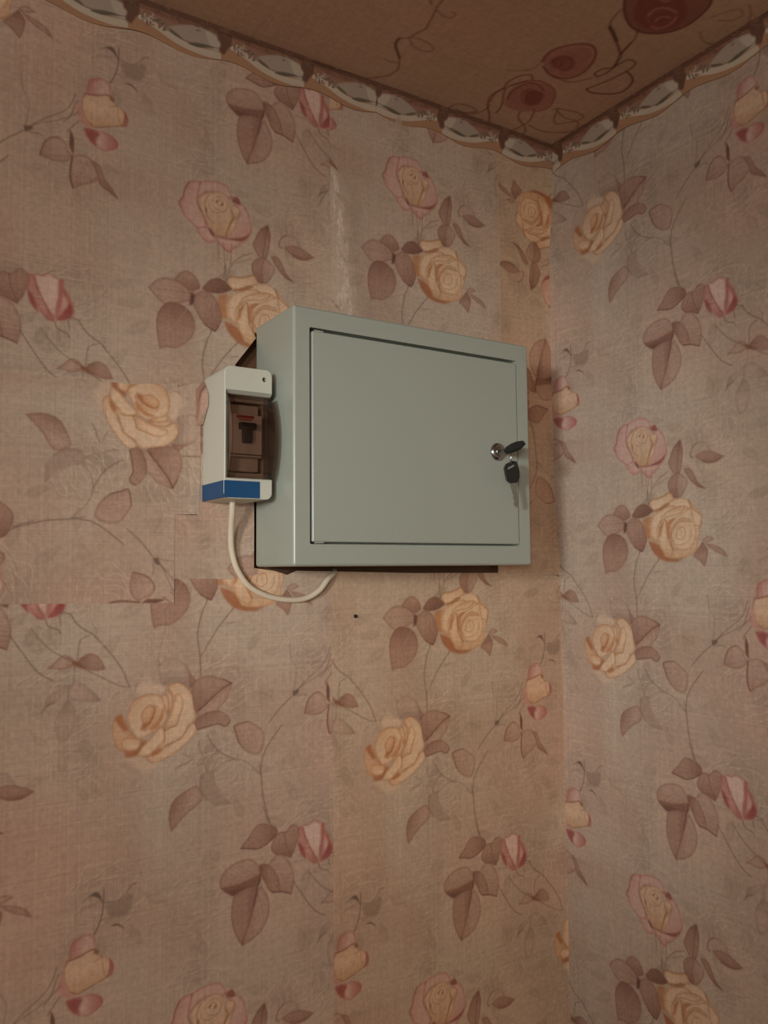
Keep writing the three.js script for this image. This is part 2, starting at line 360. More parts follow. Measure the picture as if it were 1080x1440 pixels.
function makeTile() {
  const c = canvas(TW, TH), ctx = c.getContext('2d'), rnd = random(5);
  ctx.fillStyle = PAPER; ctx.fillRect(0, 0, TW, TH);
  const blots = [rgb(194, 174, 157), rgb(193, 155, 137), rgb(178, 154, 135), rgb(198, 172, 151), rgb(183, 152, 134)];   // clouded ground of the print
  for (let i = 0; i < 60; i++) {
    const x = rnd() * TW, y = rnd() * TH, r = 40 + rnd() * 130, s = 0.5 + rnd(), col = blots[i % 5];
    ctx.save(); ctx.filter = `blur(${18 + rnd() * 18}px)`; ctx.globalAlpha = 0.6; ctx.fillStyle = col;
    for (const ox of [-TW, 0, TW]) for (const oy of [-TH, 0, TH]) {
      if (x + ox < -300 || x + ox > TW + 300 || y + oy < -300 || y + oy > TH + 300) continue;
      ctx.beginPath(); ctx.ellipse(x + ox, y + oy, r * s, r, i, 0, 6.3); ctx.fill();
    }
    ctx.restore();
  }
  const faint = canvas(TW, TH), fx = faint.getContext('2d');
  for (let i = 0; i < 26; i++) {
    const x = ((i % 5) + 0.2 + 0.6 * rnd()) * TW / 5, y = (Math.floor(i / 5) + 0.2 + 0.6 * rnd()) * TH / 5, r = 45 + rnd() * 30, seed = 100 + i;
    for (const ox of [-TW, 0, TW]) for (const oy of [-TH, 0, TH]) {
      if (x + ox < -150 || x + ox > TW + 150 || y + oy < -150 || y + oy > TH + 150) continue;
      ghostRose(fx, x + ox, y + oy, r, random(seed));
    }
  }
  ctx.filter = 'blur(0.9px)'; ctx.drawImage(faint, 0, 0); ctx.filter = 'none';
  const spots = [];
  for (let i = -1; i <= 2; i++) for (let j = -1; j <= 2; j++) { spots.push([i * PITCH[0], j * PITCH[1]]); spots.push([i * PITCH[0] + LATTICE[0], j * PITCH[1] + LATTICE[1]]); }
  for (const { x, y, rows } of ROWS) {                             // each motif is drawn once, then laid down wherever the pattern repeats it
    let x0 = 1e9, x1 = -1e9, y0 = 1e9, y1 = -1e9;
    for (const r of rows) for (const [px, py] of r.pts) { x0 = Math.min(x0, px - 14); x1 = Math.max(x1, px + 14); y0 = Math.min(y0, py - 14); y1 = Math.max(y1, py + 14); }
    const w = Math.ceil((x1 - x0) * TILE), h = Math.ceil((y1 - y0) * TILE), m = canvas(w, h), mx = m.getContext('2d');
    mx.scale(TILE, TILE); mx.translate(-x0, -y0);
    for (const r of rows) drawRow(mx, r, TILE);
    for (const [ox, oy] of spots) {
      const gx = (ox + x + x0) * TILE, gy = (oy + y + y0) * TILE;
      if (gx + w > 0 && gx < TW && gy + h > 0 && gy < TH) { ctx.filter = 'blur(0.7px)'; ctx.drawImage(m, gx, gy); ctx.filter = 'none'; }
    }
  }
  linen(ctx, TW, TH, 3, 0.11);
  return c;
}
const tile = makeTile();
const DETAIL = 1600;                                              // texture pixels per metre near the box
function patchwork(w, h, x0, y1, patches) {                         // strips and patches of the same paper, each with its own phase, cut where the paper is cut
  const c = canvas(w, h), ctx = c.getContext('2d');
  const X = (x) => (x - x0) * DETAIL, Y = (y) => (y1 - y) * DETAIL;
  for (const { edge, anchor, turn = 0, tint } of patches) {
    ctx.save(); ctx.beginPath(); edge.forEach(([x, y], i) => (i ? ctx.lineTo(X(x), Y(y)) : ctx.moveTo(X(x), Y(y)))); ctx.closePath(); ctx.clip();
    ctx.translate(X(anchor[0]), Y(anchor[1])); ctx.rotate(turn); ctx.scale(DETAIL / 1000 / TILE, DETAIL / 1000 / TILE);
    ctx.fillStyle = ctx.createPattern(tile, 'repeat'); ctx.fillRect(-4000, -4000, 8000, 8000);
    ctx.restore();
    if (tint) { ctx.save(); ctx.beginPath(); edge.forEach(([x, y], i) => (i ? ctx.lineTo(X(x), Y(y)) : ctx.moveTo(X(x), Y(y)))); ctx.closePath(); ctx.clip(); ctx.globalCompositeOperation = 'multiply'; ctx.fillStyle = tint; ctx.fillRect(0, 0, w, h); ctx.restore(); }
  }
  return { c, ctx, X, Y };
}
// outlines of the paper pieces on the left wall, metres (y measured from the underside of the box)
const TOP = 0.594, LOW = -0.68, SEAM = -0.3625, OUT = -0.9;
const HOLE = [[-0.461, 0.262], [-0.4585, 0.2545], [-0.483, 0.2215], [-0.478, 0.215], [-0.466, 0.2], [-0.4605, 0.19], [-0.4605, -0.001], [-0.436, -0.0045], [-0.42, -0.009], [-0.409, -0.0045], [-0.36, -0.0055], [-0.25, -0.0085], [-0.115, -0.0095], [-0.1145, 0.008], [-0.16, 0.03], [-0.16, 0.24], [-0.3, 0.245], [-0.44, 0.25]];
const STRIPS = {
  upperLeft: { edge: [[OUT, 0.181], [-0.6, 0.186], [-0.525, 0.194], [-0.525, 0.075], [-0.456, 0.075], [SEAM, 0.075], [SEAM, 0.3], [SEAM - 0.003, 0.45], [SEAM, TOP], [OUT, TOP]], anchor: [-0.566, 0.694] },
  upperRight: { edge: [[SEAM, 0.03], [-0.1, 0.03], [-0.104, TOP], [SEAM, TOP], [SEAM - 0.003, 0.45], [SEAM, 0.3]], anchor: [-0.308, 0.789] },
  turned: { edge: [[-0.1, -0.013], [0, -0.013], [0, TOP], [-0.104, TOP], [-0.1, 0.03]], anchor: [0.075, 0.635], turn: Math.PI, tint: rgb(255, 243, 227) },
  lowerLeft: { edge: [[OUT, LOW], [SEAM - 0.002, LOW], [SEAM, -0.3], [SEAM - 0.001, -0.1], [SEAM, 0.03], [-0.455, 0.03], [-0.456, -0.008], [-0.49, -0.013], [-0.549, -0.011], [-0.549, -0.036], [-0.7, -0.0335], [OUT, -0.033]], anchor: [-0.569, -0.156] },
  lowerRight: { edge: [[SEAM - 0.002, LOW], [0, LOW], [0, -0.022], [-0.012, -0.0135], [-0.1, -0.013], [-0.1, 0.03], [SEAM, 0.03], [SEAM - 0.001, -0.1], [SEAM, -0.3]], anchor: [-0.281, -0.219], tint: rgb(255, 249, 238) },
  mend: { edge: [[-0.553, -0.011], [-0.49, -0.013], [-0.456, -0.008], [-0.455, 0.075], [-0.53, 0.075], [-0.53, 0.055], [-0.553, 0.055]], anchor: [-0.77, 0.12] },
  sideways: { edge: [[OUT, -0.033], [-0.7, -0.0335], [-0.549, -0.0365], [-0.5492, 0.055], [-0.5225, 0.056], [-0.5215, 0.196], [-0.6, 0.187], [OUT, 0.182]], anchor: [-0.584, 0.166], turn: Math.PI / 2 },
};
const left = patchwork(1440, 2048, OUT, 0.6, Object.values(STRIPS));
const right = patchwork(1008, 2048, -0.03, 0.6, [{ edge: [[-0.03, LOW], [0.6, LOW], [0.6, 0.6], [-0.03, 0.6]], anchor: [0.082, -0.106], tint: rgb(243, 246, 249) }]);

{
  const { ctx, X, Y } = left, rnd = random(77);                    // pale ragged flecks along the crease above the box
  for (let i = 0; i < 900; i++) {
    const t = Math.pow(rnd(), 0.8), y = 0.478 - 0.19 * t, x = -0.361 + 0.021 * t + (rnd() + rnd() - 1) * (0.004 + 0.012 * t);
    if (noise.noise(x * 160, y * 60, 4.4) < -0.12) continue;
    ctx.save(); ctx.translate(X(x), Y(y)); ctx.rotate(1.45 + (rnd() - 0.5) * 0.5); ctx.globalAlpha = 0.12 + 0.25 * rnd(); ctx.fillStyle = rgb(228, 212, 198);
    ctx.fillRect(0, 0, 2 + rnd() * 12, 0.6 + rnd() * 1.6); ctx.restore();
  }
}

// ------------------------------------------------------------------ other prints
const CEILING_PRINT = `
s c2 10|-3219,-113 -3258,-28 -3213,89 -3093,197 -2981,318 -2955,472 -2991,551 -3062,673
s c3 18|-3062,673 -3183,791 -3248,876 -3263,973
s c2 10|-3263,973 -3172,1044 -3146,1150 -3106,1262 -3136,1388 -3172,1520 -3213,1645 -3221,1746 -3312,1846
s c2 10|-3338,1674 -3279,1631
s c1 10|-3172,1044 -3060,1082 -2931,1070 -2828,1039 -2817,967 -2911,926 -3042,940 -3158,1023
s c1 10|-3179,1584 -3071,1541 -2969,1561 -2964,1634 -3033,1647
s c1 8|-3203,571 -3129,550 -3033,592
s c1 8|-3219,-113 -3235,-14 -3048,-82 -2888,-134
f r1 0|-1415,623 -1517,874 -1464,1100 -1307,1174 -1076,1143 -924,1013 -832,791 -910,648 -1084,543 -1272,524
s r2 12|-1566,931 -1464,1100 -1319,1188 -1089,1156 -933,1030 -823,797 -896,633
s r3 10|-1412,670 -1474,857 -1427,1059 -1305,1111 -1142,1059
f r2 0|-1262,762 -1350,910 -1297,1008 -1144,1014 -1045,939 -1002,782 -1103,697
s r4 10|-1208,749 -1303,872 -1284,994 -1197,1025
f r1 0|-1579,1498 -1630,1696 -1506,1902 -1321,2015 -1163,1944 -1050,1781 -1003,1568 -1087,1393 -1299,1347
s r2 17|-1579,1498 -1630,1696 -1513,1909 -1328,2022 -1160,1946 -1050,1781 -1003,1568 -1087,1393 -1299,1347 -1500,1427
s r4 10|-1585,1648 -1476,1872 -1303,1971 -1177,1917 -1085,1760
f r2 0|-1468,1526 -1493,1666 -1343,1738 -1212,1662 -1173,1567 -1254,1477
f r1 0|-1448,1519 -1458,1630 -1354,1693 -1226,1634 -1243,1523 -1332,1470
s r2 10|-1456,1513 -1489,1591 -1458,1630 -1379,1619 -1319,1558 -1368,1508 -1433,1547 -1422,1593
s r2 14|-1173,-166 -1234,56 -1350,235 -1552,447 -1640,622 -1609,818 -1651,965 -1608,1137 -1518,1222 -1431,1162
s r2 14|-1326,347 -1375,508 -1566,801 -1566,931 -1464,1100
s r2 12|-1559,489 -1633,715 -1602,844
s r2 12|-1084,543 -991,404 -817,310 -826,455 -948,673
s c2 10|-757,346 -511,315 -277,404 -128,547 -181,696 -283,735 -435,567 -554,620 -703,846 -737,802
s c2 10|-703,846 -452,903 -279,887 -260,775 -463,726 -660,801
s c2 10|-954,-249 -869,18 -817,310 -677,187 -666,34
s c1 10|-1599,1505 -1573,1343 -1679,1217 -1831,1144
s c2 10|-1256,1331 -981,1373 -830,1570
s c3 12|-709,1367 -645,1535 -584,1783 -568,1956 -623,2061 -735,2051 -762,1917 -753,1721 -790,1616 -869,1650 -855,1760 -771,1872 -890,2073 -953,2295
s c3 14|-709,1367 -616,1335 -420,1410 -282,1538 -317,1735 -425,1838 -567,1875
s c2 10|-1104,2203 -890,2073
f r1 0|-1853,-270 -1856,-72 -1765,32 -1571,77 -1380,18 -1201,-131 -1327,-313 -1624,-388
s r2 17|-1987,-201 -1856,-72 -1765,32 -1571,77 -1380,18 -1201,-131
s c2 10|-1925,-17 -1912,228 -1736,288 -1565,250 -1674,136 -1839,131
s r2 12|-1977,-97 -1853,75 -1584,166 -1495,341 -1533,458
f r2 0|-1445,2628 -1238,2510 -1025,2481 -825,2555 -699,2713 -662,2894 -707,3110 -794,3233 -988,3339 -1340,3340 -1605,3204 -1721,3000 -1624,2810
s r3 18|-1445,2628 -1238,2510 -1025,2481 -832,2561 -699,2713 -662,2894 -707,3110 -794,3233 -988,3339 -1340,3340 -1605,3204 -1721,3000 -1624,2810 -1445,2628
f r5 0|-1297,2629 -1148,2565 -926,2574 -752,2713 -810,2926 -981,3060 -1258,3119 -1441,3006 -1453,2829
f r1 0|-1151,2687 -1182,2789 -1097,2886 -942,2906 -855,2838 -835,2694 -918,2611 -1051,2625
s r4 13|-1164,2710 -1184,2812 -1107,2895 -942,2906
f r5 0|-1107,2683 -1128,2807 -1022,2888 -914,2863 -872,2703 -966,2629
s r4 13|-1013,2679 -1029,2747 -991,2800 -926,2810
s r4 11|-1301,2951 -1189,2962 -1166,3005
s r4 11|-985,2602 -868,2635 -834,2757 -877,2855
s c2 11|-1494,2628 -1443,2447 -1355,2344
s c3 27|-1366,2353 -1262,2304 -1123,2224
s c2 11|-1123,2224 -896,2089 -818,1995 -787,1868
s c2 11|-896,2089 -983,2377 -1092,2505
s c1 9|-448,2834 -273,2744 -115,2773 -51,2913 -62,3102 -205,3297 -381,3398
s c1 9|-558,3019 -502,3176 -400,3298 -279,3252 -312,3139 -446,3057`;

function ceilingPrint() {
  const W = 1536, H = 1152, k = W / 1.2 / 1e4, c = canvas(W, H), ctx = c.getContext('2d'), rnd = random(21);
  const ink = { c1: rgb(128, 92, 70), c2: rgb(98, 58, 42), c3: rgb(70, 38, 24), r1: rgb(158, 96, 82), r2: rgb(116, 54, 44), r3: rgb(96, 42, 34), r4: rgb(196, 140, 124), r5: rgb(124, 58, 48) };
  ctx.fillStyle = rgb(190, 157, 134); ctx.fillRect(0, 0, W, H);
  for (let i = 0; i < 60; i++) { ctx.save(); ctx.filter = 'blur(40px)'; ctx.globalAlpha = 0.3; ctx.fillStyle = i % 2 ? rgb(186, 138, 114) : rgb(172, 146, 122); ctx.beginPath(); ctx.arc(rnd() * W, rnd() * H, 40 + rnd() * 120, 0, 6.3); ctx.fill(); ctx.restore(); }
  const rows = CEILING_PRINT.trim().split('\n').map((row) => { const [head, list] = row.split('|'), [kind, ink, w] = head.split(' '); return { kind, ink, w: +w, pts: list.split(' ').map((q) => { const [x, z] = q.split(',').map(Number); return [(x + 12000) * k, z * k]; }) }; });
  for (const [dx, dz, turn] of [[0, 0, 0], [-0.62 * W, 0.42 * H, 0.3], [-0.15 * W, 0.5 * H, -0.2]]) for (const r of rows) {
    ctx.save(); ctx.translate(dx, dz); ctx.rotate(turn); ctx.lineCap = 'round'; spline(ctx, r.pts, r.kind === 'f');
    if (r.kind === 'f') { ctx.filter = 'blur(2px)'; ctx.globalAlpha = 0.62; ctx.fillStyle = ink[r.ink]; ctx.fill(); } else { ctx.globalAlpha = 0.78; ctx.strokeStyle = ink[r.ink]; ctx.lineWidth = Math.max(1.8, r.w * k * 1.5); ctx.filter = 'blur(1.3px)'; ctx.stroke(); }
    ctx.restore();
  }
  linen(ctx, W, H, 8, 0.08);
  return texture(c, true, THREE.RepeatWrapping);
}
const BORDER = 0.1027;                                             // repeat of the border strip
function borderPrint() {
  const W = 1024, H = 400, c = canvas(W, H), ctx = c.getContext('2d'), rnd = random(31), u = (s) => s * W, v = (t) => t * H;   // s along one repeat, t down 40 mm
  ctx.fillStyle = rgb(168, 126, 96); ctx.fillRect(0, 0, W, H);                            // tan foot of the print
  const fill = (col, pts, blur = 0) => { ctx.save(); ctx.filter = `blur(${3 + blur}px)`; spline(ctx, pts.map(([s, t]) => [u(s), v(t)]), true); ctx.fillStyle = col; ctx.fill(); ctx.restore(); };
  const line = (col, w, pts) => { ctx.save(); ctx.filter = 'blur(3px)'; spline(ctx, pts.map(([s, t]) => [u(s), v(t)]), false); ctx.strokeStyle = col; ctx.lineWidth = w; ctx.lineCap = 'round'; ctx.stroke(); ctx.restore(); };
  ctx.fillStyle = rgb(128, 88, 68); ctx.fillRect(0, 0, W, v(0.4));
  ctx.fillStyle = rgb(100, 64, 48); ctx.fillRect(0, 0, W, v(0.12));
  fill(rgb(146, 106, 86), [[0.06, 0.18], [0.3, 0.22], [0.55, 0.28], [0.5, 0.42], [0.3, 0.4], [0.1, 0.34]], 8);
  fill(rgb(192, 174, 156), [[0.1, 0.36], [0.2, 0.36], [0.3, 0.42], [0.45, 0.54], [0.62, 0.63], [0.8, 0.66], [0.97, 0.62], [1.0, 0.78], [0.85, 0.84], [0.65, 0.82], [0.48, 0.74], [0.32, 0.6], [0.2, 0.5], [0.1, 0.46]]);
  fill(rgb(164, 146, 132), [[0.4, 0.42], [0.5, 0.3], [0.68, 0.18], [0.86, 0.2], [0.99, 0.34], [1.0, 0.62], [0.8, 0.62], [0.62, 0.6], [0.48, 0.52]], 4);
  fill(rgb(184, 167, 151), [[0.8, 0.22], [0.92, 0.25], [0.99, 0.36], [1.0, 0.6], [0.9, 0.58], [0.84, 0.42]], 6);
  fill(rgb(98, 86, 74), [[0.62, 0.66], [0.7, 0.58], [0.82, 0.54], [0.92, 0.54], [0.84, 0.6], [0.74, 0.67]], 2);
  fill(rgb(104, 92, 80), [[0.4, 0.42], [0.46, 0.46], [0.54, 0.54], [0.56, 0.6], [0.48, 0.56], [0.42, 0.48]], 2);
  line(rgb(108, 94, 82), 6, [[0.42, 0.42], [0.55, 0.6], [0.75, 0.6], [0.97, 0.52]]);
  for (let i = 0; i < 30; i++) { ctx.save(); ctx.filter = 'blur(3px)'; ctx.translate(u(0.13 + rnd() * 0.28), v(0.3 + rnd() * 0.22)); ctx.rotate(rnd() * 3); ctx.fillStyle = [rgb(104, 90, 78), rgb(178, 156, 138), rgb(136, 104, 88), rgb(146, 130, 116)][i % 4]; ctx.beginPath(); ctx.ellipse(0, 0, 14 + rnd() * 22, 6 + rnd() * 8, 0, 0, 6.3); ctx.fill(); ctx.restore(); }
  for (const s of [0, 1]) fill(rgb(104, 70, 54), [[s - 0.06, 0.08], [s + 0.07, 0.08], [s + 0.1, 0.3], [s + 0.06, 0.5], [s + 0.03, 0.64], [s - 0.03, 0.58], [s - 0.02, 0.4], [s - 0.06, 0.3]], 6);
  for (let i = 0; i < 60; i++) { ctx.globalAlpha = 0.25; ctx.fillStyle = i % 2 ? rgb(78, 46, 34) : rgb(168, 130, 108); ctx.beginPath(); ctx.ellipse(u(rnd()), v(rnd() * 0.3), 10 + rnd() * 30, 4 + rnd() * 8, rnd(), 0, 6.3); ctx.fill(); }
  ctx.globalAlpha = 1; linen(ctx, W, H, 12, 0.06);
  return texture(c, true, THREE.RepeatWrapping);
}

// ------------------------------------------------------------------ materials
function grainBump(size, seed, cell) {
  const d = new Uint8Array(size * size * 4), rnd = random(seed), row = [], col = [];
  for (let i = 0; i < size; i++) { row.push(rnd()); col.push(rnd()); }
  for (let y = 0; y < size; y++) for (let x = 0; x < size; x++) { const v = 120 + 60 * (row[y] - 0.5) + 60 * (col[x] - 0.5) + 70 * (rnd() - 0.5) + 50 * noise.noise(x / cell, y / cell, seed), i = (y * size + x) * 4; d[i] = d[i + 1] = d[i + 2] = v; d[i + 3] = 255; }
  const t = new THREE.DataTexture(d, size, size); t.wrapS = t.wrapT = THREE.RepeatWrapping; t.magFilter = THREE.LinearFilter; t.needsUpdate = true; return t;
}
const paperBump = grainBump(256, 4, 9), paintBump = grainBump(256, 6, 5);
function paperMaterial(map, bump) { const b = paperBump.clone(); b.repeat.set(bump[0], bump[1]); b.needsUpdate = true; return new THREE.MeshStandardMaterial({ map, roughness: 0.82, bumpMap: b, bumpScale: 0.00025 }); }
const tileTexture = texture(tile, true, THREE.RepeatWrapping); tileTexture.repeat.set(1 / (PITCH[0] / 1000), 1 / (PITCH[1] / 1000));
const M = {
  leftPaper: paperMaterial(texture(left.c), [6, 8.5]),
  rightPaper: paperMaterial(texture(right.c), [4.2, 8.5]),
  paper: paperMaterial(tileTexture, [4, 4]),
  ceiling: new THREE.MeshStandardMaterial({ map: ceilingPrint(), roughness: 0.85 }),
  border: new THREE.MeshStandardMaterial({ map: borderPrint(), roughness: 0.6 }),
  plaster: new THREE.MeshStandardMaterial({ color: '#6b4a36', roughness: 0.95 }),
  whitewash: new THREE.MeshStandardMaterial({ color: '#c4c5bf', roughness: 0.9 }),
  floor: new THREE.MeshStandardMaterial({ color: '#7a5a42', roughness: 0.6 }),
  paint: new THREE.MeshStandardMaterial({ color: '#a0a59c', roughness: 0.28, bumpMap: paintBump, bumpScale: 0.00006 }),
  dark: new THREE.MeshStandardMaterial({ color: '#16140f', roughness: 0.8 }),
  white: new THREE.MeshStandardMaterial({ color: '#c6c4b8', roughness: 0.45 }),
  module: new THREE.MeshStandardMaterial({ color: '#d3cdc2', roughness: 0.5 }),
  smoke: new THREE.MeshPhysicalMaterial({ color: '#d6cac4', roughness: 0.1, transmission: 1, thickness: 0, ior: 1.49 }),
  toggle: new THREE.MeshStandardMaterial({ color: '#12100e', roughness: 0.45 }),
  red: new THREE.MeshStandardMaterial({ color: '#a8362c', roughness: 0.6 }),
  blue: new THREE.MeshStandardMaterial({ color: '#0f4a78', roughness: 0.5 }),
  cable: new THREE.MeshStandardMaterial({ color: '#d6c6b2', roughness: 0.55 }),
  chrome: new THREE.MeshStandardMaterial({ color: '#a9acae', roughness: 0.2, metalness: 1 }),
  brass: new THREE.MeshStandardMaterial({ color: '#8f9086', roughness: 0.45, metalness: 0.9 }),
  keyBlack: new THREE.MeshStandardMaterial({ color: '#111110', roughness: 0.5 }),
  iron: new THREE.MeshStandardMaterial({ color: '#2c2018', roughness: 0.7, metalness: 0.4 }),
};

// ------------------------------------------------------------------ the room shell
// thin paper following the uneven wall: an outline with holes, tessellated and pushed out by rise(a, b)
const SHEET = 0.0009;
function sheet(edge, holes, rise, uv, fine = 0.012) {
  const s = new THREE.Shape(edge.map(([x, y]) => new THREE.Vector2(x, y)));
  for (const h of holes) s.holes.push(new THREE.Path(h.map(([x, y]) => new THREE.Vector2(x, y))));
  let g = new THREE.ExtrudeGeometry(s, { depth: SHEET, bevelEnabled: false });
  g = new TessellateModifier(fine, 7).modify(g);
  const p = g.attributes.position, t = g.attributes.uv;
  for (let i = 0; i < p.count; i++) { const x = p.getX(i), y = p.getY(i); t.setXY(i, ...uv(x, y)); p.setZ(i, p.getZ(i) - SHEET + rise(x, y)); }
  g.deleteAttribute('normal');
  return toCreasedNormals(mergeVertices(g, 1e-6), 0.7);
}
const bump = (d, w) => Math.exp(-(d * d) / (2 * w * w));
const fillet = (x, r) => { const d = Math.max(0, r + x); return d > 0 && d <= r ? r - Math.sqrt(Math.max(0, r * r - d * d)) : d > r ? r : 0; };   // paper bridging the corner, x < 0 towards it
const waves = (x, y, k) => 0.0011 * noise.noise(x * 7 + k, y * 5, k) + 0.0006 * noise.noise(x * 19, y * 15 + k, 3.3 + k) + 0.00025 * noise.noise(x * 60, y * 52, k);
function riseLeft(x, y) {
  let z = 0.001 + waves(x, y, 1.7);
  const t = Math.min(1, Math.max(0, (0.49 - y) / 0.18));                                    // the crease running down from the ceiling to the box
  if (y < 0.5 && y > 0.25) z += 0.011 * bump(x - (-0.358 + 0.021 * t), 0.007 + 0.006 * t) * Math.sin(Math.min(1, (0.5 - y) / 0.06) * Math.PI / 2) ** 2 * (1 - 0.4 * t);
  if (y > 0.505) z += 0.002 * bump(x + 0.2645, 0.0022);
  if (y < 0.545) z += fillet(x, y > -0.02 ? 0.011 : 0.004);
  return z;
}
function riseRight(s, y) { return 0.001 + waves(s + 5, y, 8.1) + (y < 0.545 ? fillet(-s, y > -0.02 ? 0.011 : 0.004) : 0) + 0.0016 * bump(s - 0.024, 0.004) * (y > 0.03 && y < 0.26 ? 1 : 0); }
const UVL = (x, y) => [(x - OUT) / 0.9, (y + 0.68) / 1.28], UVR = (s, y) => [(s + 0.03) / 0.63, (y + 0.68) / 1.28];

const wallLeft = structure(new THREE.Group(), 'papered wall with faded rose print behind the grey metal box'); wallLeft.name = 'wall_left'; wallLeft.position.set(0, BASE, 0); scene.add(wallLeft);
{
  const T = 0.12, s = new THREE.Shape([[-SIZE, -BASE], [0, -BASE], [0, CEIL - BASE], [-SIZE, CEIL - BASE]].map((p) => new THREE.Vector2(...p)));
  s.holes.push(new THREE.Path(HOLE.map((p) => new THREE.Vector2(...p))));
  const g = new THREE.ExtrudeGeometry(s, { depth: 0.014, bevelEnabled: false }); g.translate(0, 0, -0.0142);
  mesh('plaster', mergeGeometries([g.toNonIndexed ? g : g, box(SIZE, CEIL, T - 0.014, -SIZE / 2, CEIL / 2 - BASE, -0.0141 - (T - 0.014) / 2).toNonIndexed()].map((q) => { const n = q.index ? q.toNonIndexed() : q; n.clearGroups(); return n; })), M.plaster, wallLeft);
  const inset = { upperLeft: [HOLE], upperRight: [HOLE], turned: [HOLE], lowerLeft: [HOLE], lowerRight: [HOLE], sideways: [] };
  const EDGES = {                                                  // the same outlines, cut back where the opening behind the box interrupts them
    upperLeft: [[OUT, 0.181], [-0.6, 0.186], [-0.525, 0.194], [-0.525, 0.075], [-0.4605, 0.075], [-0.4605, 0.19], [-0.466, 0.2], [-0.478, 0.215], [-0.483, 0.2215], [-0.4585, 0.2545], [-0.461, 0.262], [-0.44, 0.25], [SEAM, 0.2473], [SEAM, 0.3], [SEAM - 0.003, 0.45], [SEAM, TOP], [OUT, TOP]],
    upperRight: [[SEAM, 0.2472], [-0.3, 0.245], [-0.16, 0.24], [-0.102, 0.24], [-0.104, TOP], [SEAM, TOP], [SEAM - 0.003, 0.45], [SEAM, 0.3]],
    turned: [[-0.1145, -0.013], [-0.02, -0.013], [0, -0.013], [0, TOP], [-0.104, TOP], [-0.102, 0.24], [-0.16, 0.24], [-0.16, 0.03], [-0.1145, 0.008]],
    lowerLeft: [[OUT, LOW], [SEAM - 0.002, LOW], [SEAM, -0.3], [SEAM - 0.001, -0.1], [SEAM, -0.0055], [-0.409, -0.0045], [-0.42, -0.009], [-0.436, -0.0045], [-0.4605, -0.001], [-0.4605, -0.0075], [-0.49, -0.013], [-0.552, -0.011], [-0.552, -0.036], [-0.7, -0.0335], [OUT, -0.033]],
    mend: [[-0.551, -0.0115], [-0.49, -0.0135], [-0.4605, -0.008], [-0.4605, 0.0755], [-0.5245, 0.0755], [-0.5245, 0.055], [-0.551, 0.055]],
    lowerRight: [[SEAM - 0.002, LOW], [0, LOW], [0, -0.022], [-0.012, -0.0135], [-0.1145, -0.013], [-0.115, -0.0095], [-0.25, -0.0085], [-0.36, -0.0055], [SEAM, -0.0055], [SEAM - 0.001, -0.1], [SEAM, -0.3]],
    sideways: STRIPS.sideways.edge,
  };
  const lift = { sideways: 0.0009, mend: 0.0005, turned: 0.0002, upperLeft: 0.0001 };
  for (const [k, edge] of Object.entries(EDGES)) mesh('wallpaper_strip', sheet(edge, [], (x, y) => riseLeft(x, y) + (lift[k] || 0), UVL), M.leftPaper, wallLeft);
  const plain = (e) => sheet(e, [], () => 0.001, (x, y) => [x + 0.559, y - 0.69 + PITCH[1] / 1000], 0.8);
  mesh('wallpaper_strip', plain([[-SIZE, -BASE], [OUT, -BASE], [OUT, TOP], [-SIZE, TOP]]), M.paper, wallLeft);
  mesh('wallpaper_strip', plain([[OUT, -BASE], [0, -BASE], [0, LOW], [OUT, LOW]]), M.paper, wallLeft);
  // the loose corner of paper lapping onto the breaker enclosure
  const F = [[-0.528, 0.188, 0.0015], [-0.5195, 0.2, 0.004], [-0.5197, 0.181, 0.0195], [-0.5198, 0.171, 0.0195], [-0.5198, 0.152, 0.004], [-0.526, 0.15, 0.0015]];
  const fs = new THREE.BufferGeometry(), pos = [], uv = [];
  for (const [a, b, c] of [[0, 2, 1], [0, 3, 2], [0, 5, 3], [5, 4, 3]]) for (const i of [a, b, c]) { pos.push(...F[i]); uv.push(...UVL(-0.466 + F[i][2] * 0.8, -0.366 + (F[i][1] - 0.17) * 0.6)); }
  fs.setAttribute('position', new THREE.Float32BufferAttribute(pos, 3)); fs.setAttribute('uv', new THREE.Float32BufferAttribute(uv, 2)); fs.computeVertexNormals();
  const flapMaterial = M.leftPaper.clone(); flapMaterial.side = THREE.DoubleSide;
  mesh('wallpaper_flap', fs, flapMaterial, wallLeft);
}
const wallRight = structure(new THREE.Group(), 'papered wall with faded rose print right of the corner'); wallRight.name = 'wall_right'; wallRight.position.set(0, BASE, 0); wallRight.rotation.y = -Math.PI / 2; scene.add(wallRight);
{
  mesh('plaster', box(SIZE + 0.12, CEIL, 0.12, SIZE / 2 - 0.06, CEIL / 2 - BASE, -0.0602), M.plaster, wallRight);
  mesh('wallpaper_strip', sheet([[0, LOW], [0.59, LOW], [0.59, TOP], [0, TOP]], [], riseRight, UVR), M.rightPaper, wallRight);
  const plain = (e) => sheet(e, [], () => 0.001, (x, y) => [x - 0.082, y + 0.106], 0.8);
  mesh('wallpaper_strip', plain([[0.59, -BASE], [SIZE, -BASE], [SIZE, TOP], [0.59, TOP]]), M.paper, wallRight);
  mesh('wallpaper_strip', plain([[0, -BASE], [0.59, -BASE], [0.59, LOW], [0, LOW]]), M.paper, wallRight);
}
for (const [name, w, x, z, turn] of [['wall_back', SIZE + 0.24, -SIZE / 2, SIZE, Math.PI], ['wall_side', SIZE, -SIZE, SIZE / 2, Math.PI / 2]]) {
  const g = box(w, CEIL, 0.12, 0, CEIL / 2, -0.06), uv = g.attributes.uv, p = g.attributes.position;
  for (let i = 0; i < p.count; i++) uv.setXY(i, p.getX(i), p.getY(i));
  const m = structure(mesh(name, g, M.whitewash), 'pale washed wall on the far side of the room'); m.position.set(x, 0, z); m.rotation.y = turn;
}
